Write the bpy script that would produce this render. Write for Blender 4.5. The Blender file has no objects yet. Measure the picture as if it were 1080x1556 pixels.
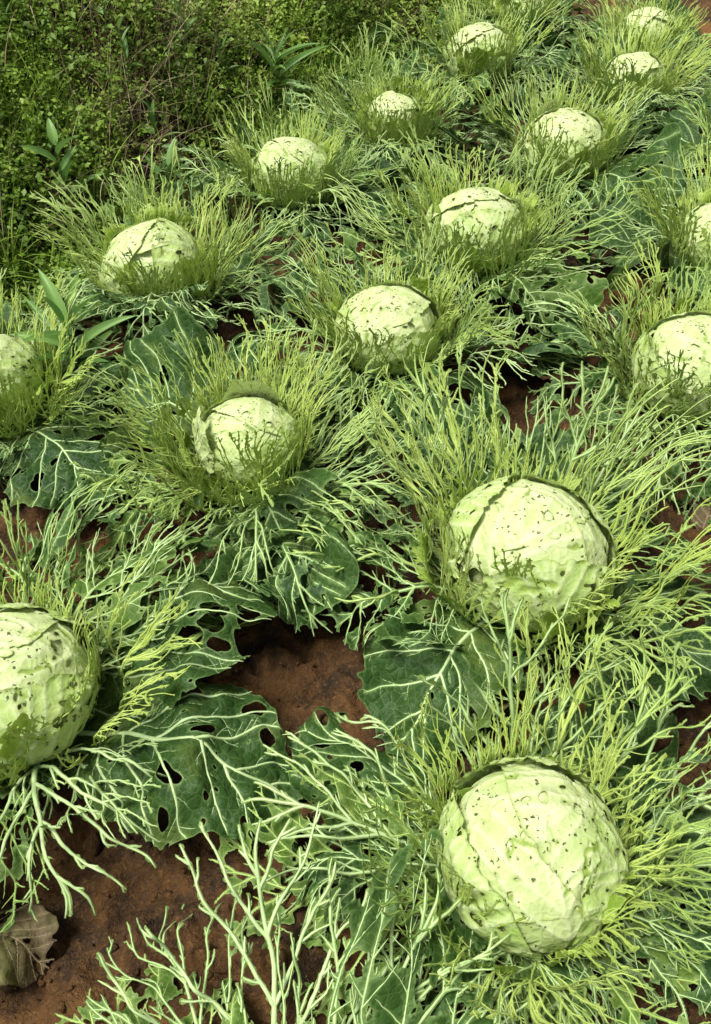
import bpy, math
import numpy as np
from mathutils import Vector

R_ = math.radians
scene = bpy.context.scene
COL = scene.collection

# ------------------------------------------------------------------ camera
cam_d = bpy.data.cameras.new('camera')
cam = bpy.data.objects.new('camera', cam_d)
COL.objects.link(cam)
cam.location = (0, 0, 1.35)
cam.rotation_euler = (R_(90 - 47), 0, 0)
cam_d.sensor_fit = 'VERTICAL'
cam_d.sensor_height = 24
cam_d.lens = 24 * 1250 / 1556
cam_d.clip_start = 0.02
cam_d.clip_end = 500
scene.camera = cam

# ------------------------------------------------------------------ light
SUN_EL, SUN_AZ = 68, -102          # azimuth measured from +Y towards +X
w = bpy.data.worlds.new('World'); scene.world = w
w.use_nodes = True
nt = w.node_tree
sky = nt.nodes.new('ShaderNodeTexSky'); sky.sky_type = 'NISHITA'; sky.sun_disc = False
sky.sun_elevation = R_(SUN_EL); sky.sun_rotation = R_(SUN_AZ); sky.dust_density = 4; sky.air_density = 1
hs = nt.nodes.new('ShaderNodeHueSaturation'); hs.inputs['Saturation'].default_value = 0.12
nt.links.new(sky.outputs[0], hs.inputs['Color'])
bg = nt.nodes['Background']; bg.inputs['Strength'].default_value = 0.055
nt.links.new(hs.outputs[0], bg.inputs['Color'])
sd = bpy.data.lights.new('sun', 'SUN'); sd.energy = 2.6; sd.angle = R_(18); sd.color = (1, .97, .9)
sun = bpy.data.objects.new('sun', sd); COL.objects.link(sun)
_d = Vector((math.sin(R_(SUN_AZ)) * math.cos(R_(SUN_EL)), math.cos(R_(SUN_AZ)) * math.cos(R_(SUN_EL)), math.sin(R_(SUN_EL))))
sun.rotation_euler = _d.to_track_quat('Z', 'Y').to_euler(); sun.location = (0, 0, 6)
vs = scene.view_settings
vs.view_transform = 'Standard'; vs.look = 'None'; vs.gamma = 1; vs.use_curve_mapping = False
vs.exposure = 0.80
scene.cycles.adaptive_threshold = .02; scene.cycles.max_bounces = 4; scene.cycles.diffuse_bounces = 2; scene.cycles.glossy_bounces = 2; scene.cycles.transmission_bounces = 3
scene.cycles.caustics_reflective = False; scene.cycles.caustics_refractive = False

# ------------------------------------------------------------------ helpers
def tag(o, label=None, cat=None, group=None, kind=None):
    if label: o['label'] = label
    if cat: o['category'] = cat
    if group: o['group'] = group
    if kind: o['kind'] = kind
    return o

def link(name, me, parent=None, loc=None, rot=None, scale=None):
    o = bpy.data.objects.new(name, me); COL.objects.link(o)
    if parent: o.parent = parent
    if loc is not None: o.location = loc
    if rot is not None: o.rotation_euler = rot
    if scale is not None: o.scale = (scale,) * 3 if np.isscalar(scale) else scale
    return o

def mesh(name, V, faces, mat, attrs=None, smooth=True):
    """V (n,3); faces (m,k) array or list of such arrays"""
    if not isinstance(faces, list): faces = [faces]
    faces = [np.asarray(f, np.int32) for f in faces if len(f)]
    me = bpy.data.meshes.new(name)
    loops = np.concatenate([f.ravel() for f in faces])
    tot = np.concatenate([np.full(len(f), f.shape[1], np.int32) for f in faces])
    start = np.concatenate([[0], np.cumsum(tot)[:-1]]).astype(np.int32)
    me.vertices.add(len(V)); me.vertices.foreach_set('co', np.asarray(V, np.float32).ravel())
    me.loops.add(len(loops)); me.loops.foreach_set('vertex_index', loops.astype(np.int32))
    me.polygons.add(len(tot)); me.polygons.foreach_set('loop_start', start); me.polygons.foreach_set('loop_total', tot)
    if smooth: me.polygons.foreach_set('use_smooth', np.ones(len(tot), bool))
    for k, a in (attrs or {}).items():
        at = me.attributes.new(k, 'FLOAT', 'POINT'); at.data.foreach_set('value', np.asarray(a, np.float32))
    me.materials.append(mat)
    me.update(calc_edges=True)
    return me

_LAT = np.random.default_rng(77).random((256, 256))
def vnoise(x, y, seed=0):
    x = np.asarray(x, float) + seed * 17.31; y = np.asarray(y, float) + seed * 9.77
    xi = np.floor(x).astype(int); yi = np.floor(y).astype(int)
    fx = x - xi; fy = y - yi
    fx = fx * fx * (3 - 2 * fx); fy = fy * fy * (3 - 2 * fy)
    g = lambda a, b: _LAT[a & 255, b & 255]
    return ((g(xi, yi) * (1 - fx) + g(xi + 1, yi) * fx) * (1 - fy) + (g(xi, yi + 1) * (1 - fx) + g(xi + 1, yi + 1) * fx) * fy)
def fbm(x, y, seed=0, oct=4, gain=.5):
    s = 0; a = 1; t = 0
    for i in range(oct):
        s = s + a * vnoise(x * 2 ** i, y * 2 ** i, seed + i * 3); t += a; a *= gain
    return s / t
def sstep(a, b, x):
    t = np.clip((np.asarray(x, float) - a) / (b - a), 0, 1); return t * t * (3 - 2 * t)

# ------------------------------------------------------------------ materials
class NT:
    def __init__(s, name):
        s.m = bpy.data.materials.new(name); s.m.use_nodes = True
        s.t = s.m.node_tree; s.t.nodes.clear()
        s.out = s.t.nodes.new('ShaderNodeOutputMaterial')
    def n(s, typ, **kw):
        nd = s.t.nodes.new(typ)
        for k, v in kw.items():
            if k.startswith('i_'): nd.inputs[k[2:].replace('_', ' ')].default_value = v
            else: setattr(nd, k, v)
        return nd
    def l(s, a, b): s.t.links.new(a, b)
    def attr(s, name): return s.n('ShaderNodeAttribute', attribute_name=name).outputs['Fac']
    def mix(s, fac, a, b, mode='MIX'):
        nd = s.n('ShaderNodeMix', data_type='RGBA', blend_type=mode)
        for key, val in ((0, fac), (6, a), (7, b)):
            if hasattr(val, 'is_output'): s.l(val, nd.inputs[key])
            else: nd.inputs[key].default_value = val if key == 0 else (*val, 1)
        return nd.outputs[2]
    def math(s, op, a, b=None, c=None, clamp=False):
        nd = s.n('ShaderNodeMath', operation=op, use_clamp=clamp)
        for i, val in enumerate((a, b, c)):
            if val is None: continue
            if hasattr(val, 'is_output'): s.l(val, nd.inputs[i])
            else: nd.inputs[i].default_value = val
        return nd.outputs[0]
    def ramp(s, fac, a, b):
        nd = s.n('ShaderNodeMapRange', interpolation_type='SMOOTHSTEP')
        s.l(fac, nd.inputs[0]); nd.inputs[1].default_value = a; nd.inputs[2].default_value = b
        return nd.outputs[0]
    def noise(s, scale, detail=3, rough=.55, obj=True, dist=0):
        tc = s.n('ShaderNodeTexCoord')
        nd = s.n('ShaderNodeTexNoise'); nd.inputs['Scale'].default_value = scale
        nd.inputs['Detail'].default_value = detail; nd.inputs['Roughness'].default_value = rough
        nd.inputs['Distortion'].default_value = dist
        s.l(tc.outputs['Object'], nd.inputs['Vector'])
        return nd.outputs['Fac']
    def voro(s, scale, feature='F1', rnd=1, warp=0):
        tc = s.n('ShaderNodeTexCoord')
        if warp:
            nz = s.n('ShaderNodeTexNoise'); nz.inputs['Scale'].default_value = 160; nz.inputs['Detail'].default_value = 2
            s.l(tc.outputs['Object'], nz.inputs['Vector'])
            vm = s.n('ShaderNodeVectorMath', operation='MULTIPLY_ADD'); vm.inputs[1].default_value = (warp,) * 3
            s.l(nz.outputs['Color'], vm.inputs[0]); s.l(tc.outputs['Object'], vm.inputs[2])
            nd = s.n('ShaderNodeTexVoronoi', feature=feature); nd.inputs['Scale'].default_value = scale
            s.l(vm.outputs[0], nd.inputs['Vector']); return nd
        nd = s.n('ShaderNodeTexVoronoi', feature=feature); nd.inputs['Scale'].default_value = scale
        nd.inputs['Randomness'].default_value = rnd
        s.l(tc.outputs['Object'], nd.inputs['Vector'])
        return nd
    def rand(s): return s.n('ShaderNodeObjectInfo').outputs['Random']
    def finish(s, color, rough=.5, transl=0, spec=.4, bump=None, bstr=.4, bdist=.002, tcol=None):
        p = s.n('ShaderNodeBsdfPrincipled')
        if hasattr(color, 'is_output'): s.l(color, p.inputs['Base Color'])
        else: p.inputs['Base Color'].default_value = (*color, 1)
        if hasattr(rough, 'is_output'): s.l(rough, p.inputs['Roughness'])
        else: p.inputs['Roughness'].default_value = rough
        p.inputs['Specular IOR Level'].default_value = spec
        if bump is not None:
            b = s.n('ShaderNodeBump'); b.inputs['Strength'].default_value = bstr; b.inputs['Distance'].default_value = bdist
            s.l(bump, b.inputs['Height']); s.l(b.outputs[0], p.inputs['Normal'])
        if transl:
            t = s.n('ShaderNodeBsdfTranslucent')
            c2 = tcol if tcol is not None else color
            if hasattr(c2, 'is_output'): s.l(c2, t.inputs['Color'])
            else: t.inputs['Color'].default_value = (*c2, 1)
            mx = s.n('ShaderNodeMixShader'); mx.inputs[0].default_value = transl
            s.l(p.outputs[0], mx.inputs[1]); s.l(t.outputs[0], mx.inputs[2]); s.l(mx.outputs[0], s.out.inputs['Surface'])
        else: s.l(p.outputs[0], s.out.inputs['Surface'])
        return s.m

def leaf_mat(name, cA, cB, vein, rim, transl=.2, rough=.5):
    """lamina: cA/cB leaf colours, vein = pale near veins, rim = chewed margin"""
    k = NT(name)
    base = k.mix(k.rand(), cA, cB)
    nz = k.noise(28, 4)
    base = k.mix(k.ramp(nz, .35, .7), base, k.mix(.5, base, cB))
    mott = k.noise(9, 2)
    base = k.mix(k.math('MULTIPLY', k.ramp(mott, .5, .75), .35), base, (0.20, 0.26, 0.05))
    net = k.voro(170, 'DISTANCE_TO_EDGE'); net2 = k.voro(60, 'DISTANCE_TO_EDGE')
    ne = k.math('SUBTRACT', 1, k.ramp(net2.outputs['Distance'], .0, .09))
    base = k.mix(k.math('MULTIPLY', ne, .10), base, vein)
    base = k.mix(k.math('POWER', k.attr('vd'), 1.6), base, vein)
    base = k.mix(k.math('MULTIPLY', k.math('SUBTRACT', 1, k.attr('ed')), .8), base, rim)
    # dry brown specks
    sp = k.noise(75, 2); base = k.mix(k.math('MULTIPLY', k.ramp(sp, .70, .76), .6), base, (.16, .11, .04))
    h = k.math('ADD', k.math('MULTIPLY', k.ramp(net2.outputs['Distance'], 0, .35), .7), k.math('MULTIPLY', k.ramp(net.outputs['Distance'], 0, .4), .3))
    return k.finish(base, rough, transl, .18, h, .6, .0025)

def vein_mat(name, cA, cB, transl=.0, brown=.5):
    k = NT(name)
    c = k.mix(k.rand(), cA, cB)
    c = k.mix(k.ramp(k.noise(22, 3), .35, .7), c, k.mix(.55, c, cB))
    c = k.mix(k.math('MULTIPLY', k.ramp(k.noise(60, 2), .66, .76), brown), c, (.33, .26, .13))
    return k.finish(c, .45, transl, .35, k.noise(320, 2), .3, .0008)

M = {}
M['lam_dark'] = leaf_mat('outer_leaf_green', (.018, .054, .012), (.040, .094, .018), (.30, .44, .15), (.20, .32, .10), .12)
M['lam_mid'] = leaf_mat('middle_leaf_green', (.050, .115, .018), (.11, .205, .030), (.40, .54, .17), (.32, .45, .14), .2)
M['lam_light'] = leaf_mat('wrapper_leaf_green', (.17, .29, .030), (.29, .42, .055), (.47, .60, .16), (.42, .54, .15), .25)
M['vein_pale'] = vein_mat('pale_vein', (.55, .71, .36), (.44, .61, .24))
M['vein_mid'] = vein_mat('middle_vein', (.52, .66, .22), (.38, .55, .13))
M['vein_light'] = vein_mat('yellow_green_vein', (.58, .70, .21), (.44, .58, .12), 0, .3)

def head_mat(name, c0, c1):
    k = NT(name)
    c = k.mix(k.ramp(k.noise(11, 3), .35, .7), c0, c1)
    c = k.mix(k.math('MULTIPLY', k.attr('vd'), .55), c, (.80, .86, .55))
    net = k.voro(75, 'DISTANCE_TO_EDGE')
    c = k.mix(k.math('MULTIPLY', k.math('SUBTRACT', 1, k.ramp(net.outputs['Distance'], 0, .07)), .18), c, (.82, .88, .60))
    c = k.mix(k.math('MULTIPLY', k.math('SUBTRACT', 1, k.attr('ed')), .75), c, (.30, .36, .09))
    c = k.mix(k.math('MULTIPLY', k.attr('scar'), .9), c, (.26, .37, .06))
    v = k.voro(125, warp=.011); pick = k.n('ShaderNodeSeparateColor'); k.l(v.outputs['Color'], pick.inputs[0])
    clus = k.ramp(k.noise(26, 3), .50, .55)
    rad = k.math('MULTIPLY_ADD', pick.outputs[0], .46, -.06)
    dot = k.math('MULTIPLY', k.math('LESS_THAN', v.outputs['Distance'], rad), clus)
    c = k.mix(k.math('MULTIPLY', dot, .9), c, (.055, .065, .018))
    h = k.math('ADD', k.math('MULTIPLY', k.ramp(net.outputs['Distance'], 0, .3), -.25), k.math('MULTIPLY', k.noise(60, 3), .8))
    h = k.math('SUBTRACT', h, dot)
    p = k.finish(c, .5, .10, .25, h, .7, .003)
    return p
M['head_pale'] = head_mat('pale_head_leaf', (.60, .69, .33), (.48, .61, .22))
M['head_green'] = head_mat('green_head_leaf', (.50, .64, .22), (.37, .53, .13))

def soil_mat():
    k = NT('wet_red_soil')
    n1 = k.noise(14, 6, .65); n2 = k.noise(3.2, 4); n3 = k.noise(130, 4, .75); n4 = k.noise(45, 5, .7)
    c = k.mix(k.ramp(n1, .3, .68), (.018, .010, .004), (.135, .062, .016))
    c = k.mix(k.math('MULTIPLY', k.ramp(n2, .48, .68), .7), c, (.27, .125, .030))
    c = k.mix(k.math('MULTIPLY', k.ramp(n4, .42, .62), .6), c, k.mix(.5, c, (.015, .009, .004)))
    c = k.mix(k.math('MULTIPLY', k.ramp(n3, .5, .75), .5), c, (.32, .17, .06))
    c = k.mix(k.math('MULTIPLY', k.attr('bank'), .85), c, k.mix(n1, (.018, .014, .007), (.055, .034, .016)))
    h = k.math('ADD', k.math('ADD', n1, k.math('MULTIPLY', n4, .6)), k.math('MULTIPLY', n3, .3))
    return k.finish(c, k.math('MULTIPLY_ADD', n3, .5, .42), 0, .35, h, 1.0, .02)
M['soil'] = soil_mat()
def tone_mat(name, stops, rough=.5, transl=.25):
    k = NT(name)
    r = k.n('ShaderNodeValToRGB'); k.l(k.attr('tone'), r.inputs[0])
    el = r.color_ramp.elements
    while len(el) < len(stops): el.new(.5)
    for e, (p, c) in zip(el, stops): e.position = p; e.color = (*c, 1)
    return k.finish(r.outputs[0], rough, transl, .35)
M['grass'] = tone_mat('grass_blade', [(0, (.07, .15, .014)), (.5, (.20, .34, .035)), (.85, (.34, .48, .07)), (1, (.44, .42, .15))])
M['herb'] = tone_mat('small_leaf_weed', [(0, (.06, .13, .014)), (.5, (.19, .33, .035)), (1, (.38, .52, .08))])
M['dry'] = tone_mat('dry_stem', [(0, (.09, .06, .03)), (.5, (.25, .18, .09)), (1, (.58, .50, .30))], .7, 0)
M['weed'] = tone_mat('weed_leaf', [(0, (.10, .23, .05)), (1, (.24, .42, .11))], .4)
M['dead'] = leaf_mat('withered_leaf', (.085, .062, .032), (.14, .105, .055), (.22, .18, .10), (.06, .04, .02), .1, .6)

# ------------------------------------------------------------------ terrain
def ncoord(x, y): return -0.843 * x + 0.537 * y          # across the rows, growing towards the bank
def scoord(x, y): return 0.537 * x + 0.843 * y           # along the rows
def xy_of(n, s): return -0.843 * n + 0.537 * s, 0.537 * n + 0.843 * s
def bankh(n, s):
    foot = 1.90 + .12 * (vnoise(s * 1.3, s * 0 + 3.3) - .5)
    t = np.maximum(n - foot, 0)
    h = np.where(t < 1.35, t * .82, 1.35 * .82 + (t - 1.35) * .18)
    return h * sstep(0, .25, t)
def ground(x, y, fine=True):
    x = np.asarray(x, float); y = np.asarray(y, float)
    n = ncoord(x, y); s = scoord(x, y)
    b = bankh(n, s)
    bf = sstep(1.8, 2.1, n)
    z = .028 * np.cos(2 * np.pi * (n - .92) / .63) * (1 - bf) + b
    z = z + (fbm(x * 2.1, y * 2.1, 2, 3) - .5) * (.05 + .22 * bf)
    if fine:
        cl = fbm(x * 16, y * 16, 5, 4, .6)
        cl2 = 1 - np.abs(2 * fbm(x * 30, y * 30, 9, 3) - 1)
        z = z + (cl - .5) * .10 + (cl2 - .75) * .045
    return z

def axis(lo, hi, step, far):
    a = np.arange(lo, hi, step)
    g = step * 1.35 ** np.arange(1, 60); e = np.cumsum(g); e = e[e < far]
    return np.concatenate([(lo - e)[::-1], a, (hi - step) + e])
gx = axis(-1.3, 1.7, .0125, 60); gy = axis(0.0, 4.2, .0125, 80)
GX, GY = np.meshgrid(gx, gy)
GZ = ground(GX, GY)
nx_, ny_ = len(gx), len(gy)
idx = np.arange(nx_ * ny_).reshape(ny_, nx_)
q = np.stack([idx[:-1, :-1], idx[:-1, 1:], idx[1:, 1:], idx[1:, :-1]], -1).reshape(-1, 4)
me = mesh('ground', np.stack([GX, GY, GZ], -1).reshape(-1, 3), q, M['soil'], {'bank': sstep(1.75, 2.05, ncoord(GX, GY)).ravel()})
tag(link('ground', me), 'wet reddish brown clumpy soil of the field rising to a bank', None, None, 'structure')

# ------------------------------------------------------------------ leaf machinery (numpy)
def clip_mesh(X, Y, F, attrs):
    """marching triangles over a grid: keeps F > 0. returns verts2d, tris, attr arrays"""
    ny, nx = X.shape
    I = np.arange(ny * nx).reshape(ny, nx)
    a, b, c, d = I[:-1, :-1].ravel(), I[:-1, 1:].ravel(), I[1:, 1:].ravel(), I[1:, :-1].ravel()
    f = F.ravel()
    keep = (f[a] > 0) | (f[b] > 0) | (f[c] > 0) | (f[d] > 0)
    a, b, c, d = a[keep], b[keep], c[keep], d[keep]
    par = ((a // nx) + (a % nx)) % 2 == 0
    t1 = np.where(par[:, None], np.stack([a, b, c], 1), np.stack([a, b, d], 1))
    t2 = np.where(par[:, None], np.stack([a, c, d], 1), np.stack([b, c, d], 1))
    T = np.concatenate([t1, t2])
    ins = f[T] > 0; cnt = ins.sum(1)
    full = T[cnt == 3]
    def rot(Ts, want):                      # rotate so that the odd vertex comes first
        m = (f[Ts] > 0) == want
        k = m.argmax(1); ar = np.arange(len(Ts))
        return np.stack([Ts[ar, k], Ts[ar, (k + 1) % 3], Ts[ar, (k + 2) % 3]], 1)
    o1 = rot(T[cnt == 1], True); o2 = rot(T[cnt == 2], False)
    N = ny * nx
    ek = lambda p, q: np.minimum(p, q).astype(np.int64) * N + np.maximum(p, q)
    keys = np.concatenate([ek(o1[:, 0], o1[:, 1]), ek(o1[:, 0], o1[:, 2]), ek(o2[:, 0], o2[:, 1]), ek(o2[:, 0], o2[:, 2])])
    uk, inv = np.unique(keys, return_inverse=True)
    n1, n2 = len(o1), len(o2)
    e = inv + N
    tris = np.concatenate([full,
        np.stack([o1[:, 0], e[:n1], e[n1:2 * n1]], 1),
        np.stack([e[2 * n1:2 * n1 + n2], o2[:, 1], o2[:, 2]], 1),
        np.stack([e[2 * n1:2 * n1 + n2], o2[:, 2], e[2 * n1 + n2:]], 1)])
    p, q = uk // N, uk % N
    t = f[p] / (f[p] - f[q]); t = np.clip(t, .02, .98)
    ev = lambda A: np.concatenate([A.ravel(), A.ravel()[p] * (1 - t) + A.ravel()[q] * t])
    used, inv2 = np.unique(tris.ravel(), return_inverse=True)
    return ev(X)[used], ev(Y)[used], inv2.reshape(-1, 3), {k: ev(v)[used] for k, v in attrs.items()}

def smooth_walk(rng, n, amp):
    w_ = rng.normal(0, 1, n); w_ = np.convolve(w_, np.ones(5) / 5, 'same'); return np.cumsum(w_) * amp

class VeinSet:
    """2-D venation: list of (pts (n,2), radii (n,), order)"""
    def __init__(s, rng, L, W, style):
        s.rng, s.L, s.W = rng, L, W
        st = s.st = dict(
            broad=dict(peak=.58, low=62, high=32, nl=7, y0=.10, y1=.88, rm=.0052, rl=.0023, rs=.0011, sec=.019, slen=.30, bend=.35),
            skel=dict(peak=.64, low=46, high=20, nl=6, y0=.08, y1=.80, rm=.0046, rl=.0020, rs=.0011, sec=.036, slen=.30, bend=.28),
            rib=dict(peak=.64, low=48, high=22, nl=5, y0=.14, y1=.78, rm=.0062, rl=.0030, rs=.0016, sec=.040, slen=.26, bend=.25),
            fan=dict(peak=.74, low=36, high=9, nl=8, y0=.04, y1=.62, rm=.0030, rl=.00165, rs=.0010, sec=.056, slen=.34, bend=.26),
            head=dict(peak=.55, low=58, high=25, nl=7, y0=.04, y1=.8, rm=.004, rl=.0018, rs=.0009, sec=.024, slen=.25, bend=.5))[style]
        s.pk = st['peak']
        s.lines = []; s.par = {}
        n = 28
        y = np.linspace(0, L * rng.uniform(.93, 1), n)
        x = smooth_walk(rng, n, L * .006); x -= x[0]; x *= np.linspace(0, 1, n)
        s.mid = np.stack([x, y], 1)
        rr = st['rm'] * (1 - .82 * (y / L) ** .7) + .0003
        s.lines.append((s.mid, rr, 0))
        for side in (-1, 1):
            f = np.linspace(st['y0'], st['y1'], st['nl']) + rng.uniform(-.03, .03, st['nl'])
            for i, fi in enumerate(f):
                t = i / (st['nl'] - 1)
                ang = R_(st['low'] * (1 - t) + st['high'] * t + rng.uniform(-7, 7))
                p0 = s.at_mid(fi)
                pl = s.grow(p0, side, ang, L * 1.2, st['bend'] * (1 - .5 * t))
                if len(pl) < 3: continue
                m = len(pl); k = np.linspace(0, 1, m)
                s.lines.append((pl, st['rl'] * (1 - .25 * t) * (1 - .6 * k ** .8) + .0002, 1)); lat_i = len(s.lines) - 1
                # secondaries
                seg = np.linalg.norm(np.diff(pl, axis=0), axis=1); cl = np.concatenate([[0], np.cumsum(seg)])
                d = rng.uniform(.2, .45) * st['sec'] * 2; sd_ = rng.choice([-1, 1])
                while d < cl[-1] * .95:
                    j = min(np.searchsorted(cl, d), m - 2)
                    dr = pl[j + 1] - pl[j]; a0 = math.atan2(dr[0], dr[1]) + sd_ * R_(rng.uniform(*((18, 40) if style in ('fan', 'skel', 'rib') else (28, 55))))
                    ln = st['slen'] * cl[-1] * rng.uniform(.35, 1.1) * (1 - .45 * d / cl[-1])
                    ln = min(ln, .075)
                    q_ = s.walk(pl[j], a0, ln, -sd_ * rng.uniform(0, .5))
                    if len(q_) > 2:
                        kk = np.linspace(0, 1, len(q_)); s.lines.append((q_, st['rs'] * (1 - .5 * kk) + .0001, 2)); sec_i = len(s.lines) - 1; s.par[sec_i] = (lat_i, j)
                        if ln > .03 and rng.random() < (.25 if style == 'fan' else .6):
                            jj = len(q_) // 2; q3 = s.walk(q_[jj], a0 - sd_ * R_(rng.uniform(30, 60)), ln * .45, 0)
                            if len(q3) > 2: s.lines.append((q3, np.full(len(q3), st['rs'] * .6), 3)); s.par[len(s.lines) - 1] = (sec_i, jj)
                    sd_ = -sd_ if rng.random() < .8 else sd_
                    d += st['sec'] * rng.uniform(.6, 1.4)
    def hw(s, y):
        t = np.clip(np.asarray(y) / s.L, 0, 1)
        e = math.log(.5) / math.log(s.pk)
        return s.W / 2 * (.05 + .95 * np.sin(np.pi * t ** e) ** .62) * (t < 1)
    def at_mid(s, f):
        y = f * s.L; return np.array([np.interp(y, s.mid[:, 1], s.mid[:, 0]), y])
    def grow(s, p0, side, ang, maxlen, bend):
        st = .0065; a = side * ang; p = np.array(p0); out = [p.copy()]; d = 0; jit = 0
        while d < maxlen:
            jit = .7 * jit + s.rng.normal(0, .07)
            a -= side * bend * st / (s.L * .5) * (1 if abs(a) > .12 else -.3)
            p = p + st * np.array([math.sin(a + jit), math.cos(a + jit)]); d += st
            if abs(p[0]) > s.hw(p[1]) * 1.0 or p[1] > s.L: break
            out.append(p.copy())
        return np.array(out)
    def walk(s, p0, a, ln, bend):
        st = .005; p = np.array(p0); out = [p.copy()]; jit = 0
        for i in range(int(ln / st)):
            jit = .6 * jit + s.rng.normal(0, .12); a += bend * st / .05
            p = p + st * np.array([math.sin(a + jit), math.cos(a + jit)])
            if abs(p[0]) > s.hw(p[1]) * 1.02: break
            out.append(p.copy())
        return np.array(out)
    def truncate(s, amt):
        keep = {}
        for i, (p, r, o) in enumerate(s.lines):
            pa = s.par.get(i)
            if pa and (pa[0] not in keep or pa[1] >= len(keep[pa[0]][0]) - 1): continue     # its parent vein was eaten away
            if o and s.rng.random() < .75:
                m = max(3, int(len(p) * (1 - s.rng.random() * amt))); p, r = p[:m], r[:m]
            keep[i] = (p, r, o)
        s.lines = list(keep.values())

def raster(VS, X, Y, step, orders, extra=0., margin=.009):
    """D: distance to nearest vein, V: vein half width minus distance"""
    D = np.full(X.shape, .05); Vv = np.full(X.shape, -.05)
    x0, y0 = X[0, 0], Y[0, 0]; ny, nx = X.shape
    for p, r, o in VS.lines:
        if o not in orders: continue
        mg = margin + r.max()
        for i in range(len(p) - 1):
            a, b = p[i], p[i + 1]
            i0 = max(int((min(a[0], b[0]) - mg - x0) / step), 0); i1 = min(int((max(a[0], b[0]) + mg - x0) / step) + 2, nx)
            j0 = max(int((min(a[1], b[1]) - mg - y0) / step), 0); j1 = min(int((max(a[1], b[1]) + mg - y0) / step) + 2, ny)
            if i1 <= i0 or j1 <= j0: continue
            xs = X[j0:j1, i0:i1] - a[0]; ys = Y[j0:j1, i0:i1] - a[1]
            d = b - a; t = np.clip((xs * d[0] + ys * d[1]) / (d @ d + 1e-12), 0, 1)
            ds = np.hypot(xs - t * d[0], ys - t * d[1])
            np.minimum(D[j0:j1, i0:i1], ds, out=D[j0:j1, i0:i1])
            np.maximum(Vv[j0:j1, i0:i1], r[i] - ds, out=Vv[j0:j1, i0:i1])
    return D, Vv

def drop_islands(lx, tri, dv):
    """removes scraps of tissue that hang on no vein"""
    lab = np.arange(len(lx))
    for _ in range(60):
        m = lab[tri].min(1); new = lab.copy()
        for k in range(3): np.minimum.at(new, tri[:, k], m)
        new = new[new]
        if (new == lab).all(): break
        lab = new
    best = np.full(len(lx), 1.); np.minimum.at(best, lab, dv)
    cnt = np.bincount(lab[tri[:, 0]], minlength=len(lx))
    return tri[(best[lab[tri[:, 0]]] < .002) | (cnt[lab[tri[:, 0]]] > 3000)]

class Bend:
    """maps leaf-plane (x across, y along) to 3-D around a centre curve in the radial plane (radial = +Y, up = +Z)"""
    def __init__(s, ctrl, L, Rc, rng, wave=.012, wl=.05, twist=0., sway=0.):
        c = np.array(ctrl, float)
        P = np.concatenate([[2 * c[0] - c[1]], c, [2 * c[-1] - c[-2]]])
        pts = []
        for i in range(1, len(P) - 2):
            for t in np.linspace(0, 1, 16, endpoint=False):
                p0, p1, p2, p3 = P[i - 1:i + 3]
                pts.append(.5 * (2 * p1 + (p2 - p0) * t + (2 * p0 - 5 * p1 + 4 * p2 - p3) * t ** 2 + (3 * p1 - p0 - 3 * p2 + p3) * t ** 3))
        pts.append(c[-1]); pts = np.array(pts)
        sl = np.concatenate([[0], np.cumsum(np.linalg.norm(np.diff(pts, axis=0), axis=1))])
        s.sl, s.pts, s.len = sl, pts, sl[-1]
        tg = np.gradient(pts, axis=0); s.tg = tg / np.linalg.norm(tg, axis=1)[:, None]
        s.L, s.Rc, s.wave, s.wl, s.twist, s.sway = L, Rc, wave, wl, twist, sway
        s.seed = int(rng.integers(1, 9999)) % 101
    def __call__(s, x, y, h=0.):
        u = y / s.L * s.len
        r = np.interp(u, s.sl, s.pts[:, 0]); z = np.interp(u, s.sl, s.pts[:, 1])
        tr = np.interp(u, s.sl, s.tg[:, 0]); tz = np.interp(u, s.sl, s.tg[:, 1])
        nr, nz = -tz, tr                      # inner / upper normal
        xl = s.Rc * np.sin(x / s.Rc); cup = s.Rc * (1 - np.cos(x / s.Rc))
        e = (np.abs(x) / (s.L * .4)) ** 1.3 * .9 + (np.clip(y / s.L, 0, 1)) ** 1.6
        off = cup + h + s.wave * e * (2 * fbm(x / s.wl, y / s.wl, s.seed, 2, .4) - 1) * 2 + s.twist * x * y / s.L
        off = off + s.wave * .12 * (2 * fbm(x / .018, y / .018, s.seed + 5, 2) - 1)
        sw = s.sway * (np.clip(y / s.L, 0, 1)) ** 2
        sw = sw + s.wave * .8 * e * (2 * vnoise(x / s.wl + 40, y / s.wl, s.seed) - 1)
        return np.stack([xl + sw, r + nr * off, z + nz * off], -1)

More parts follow.
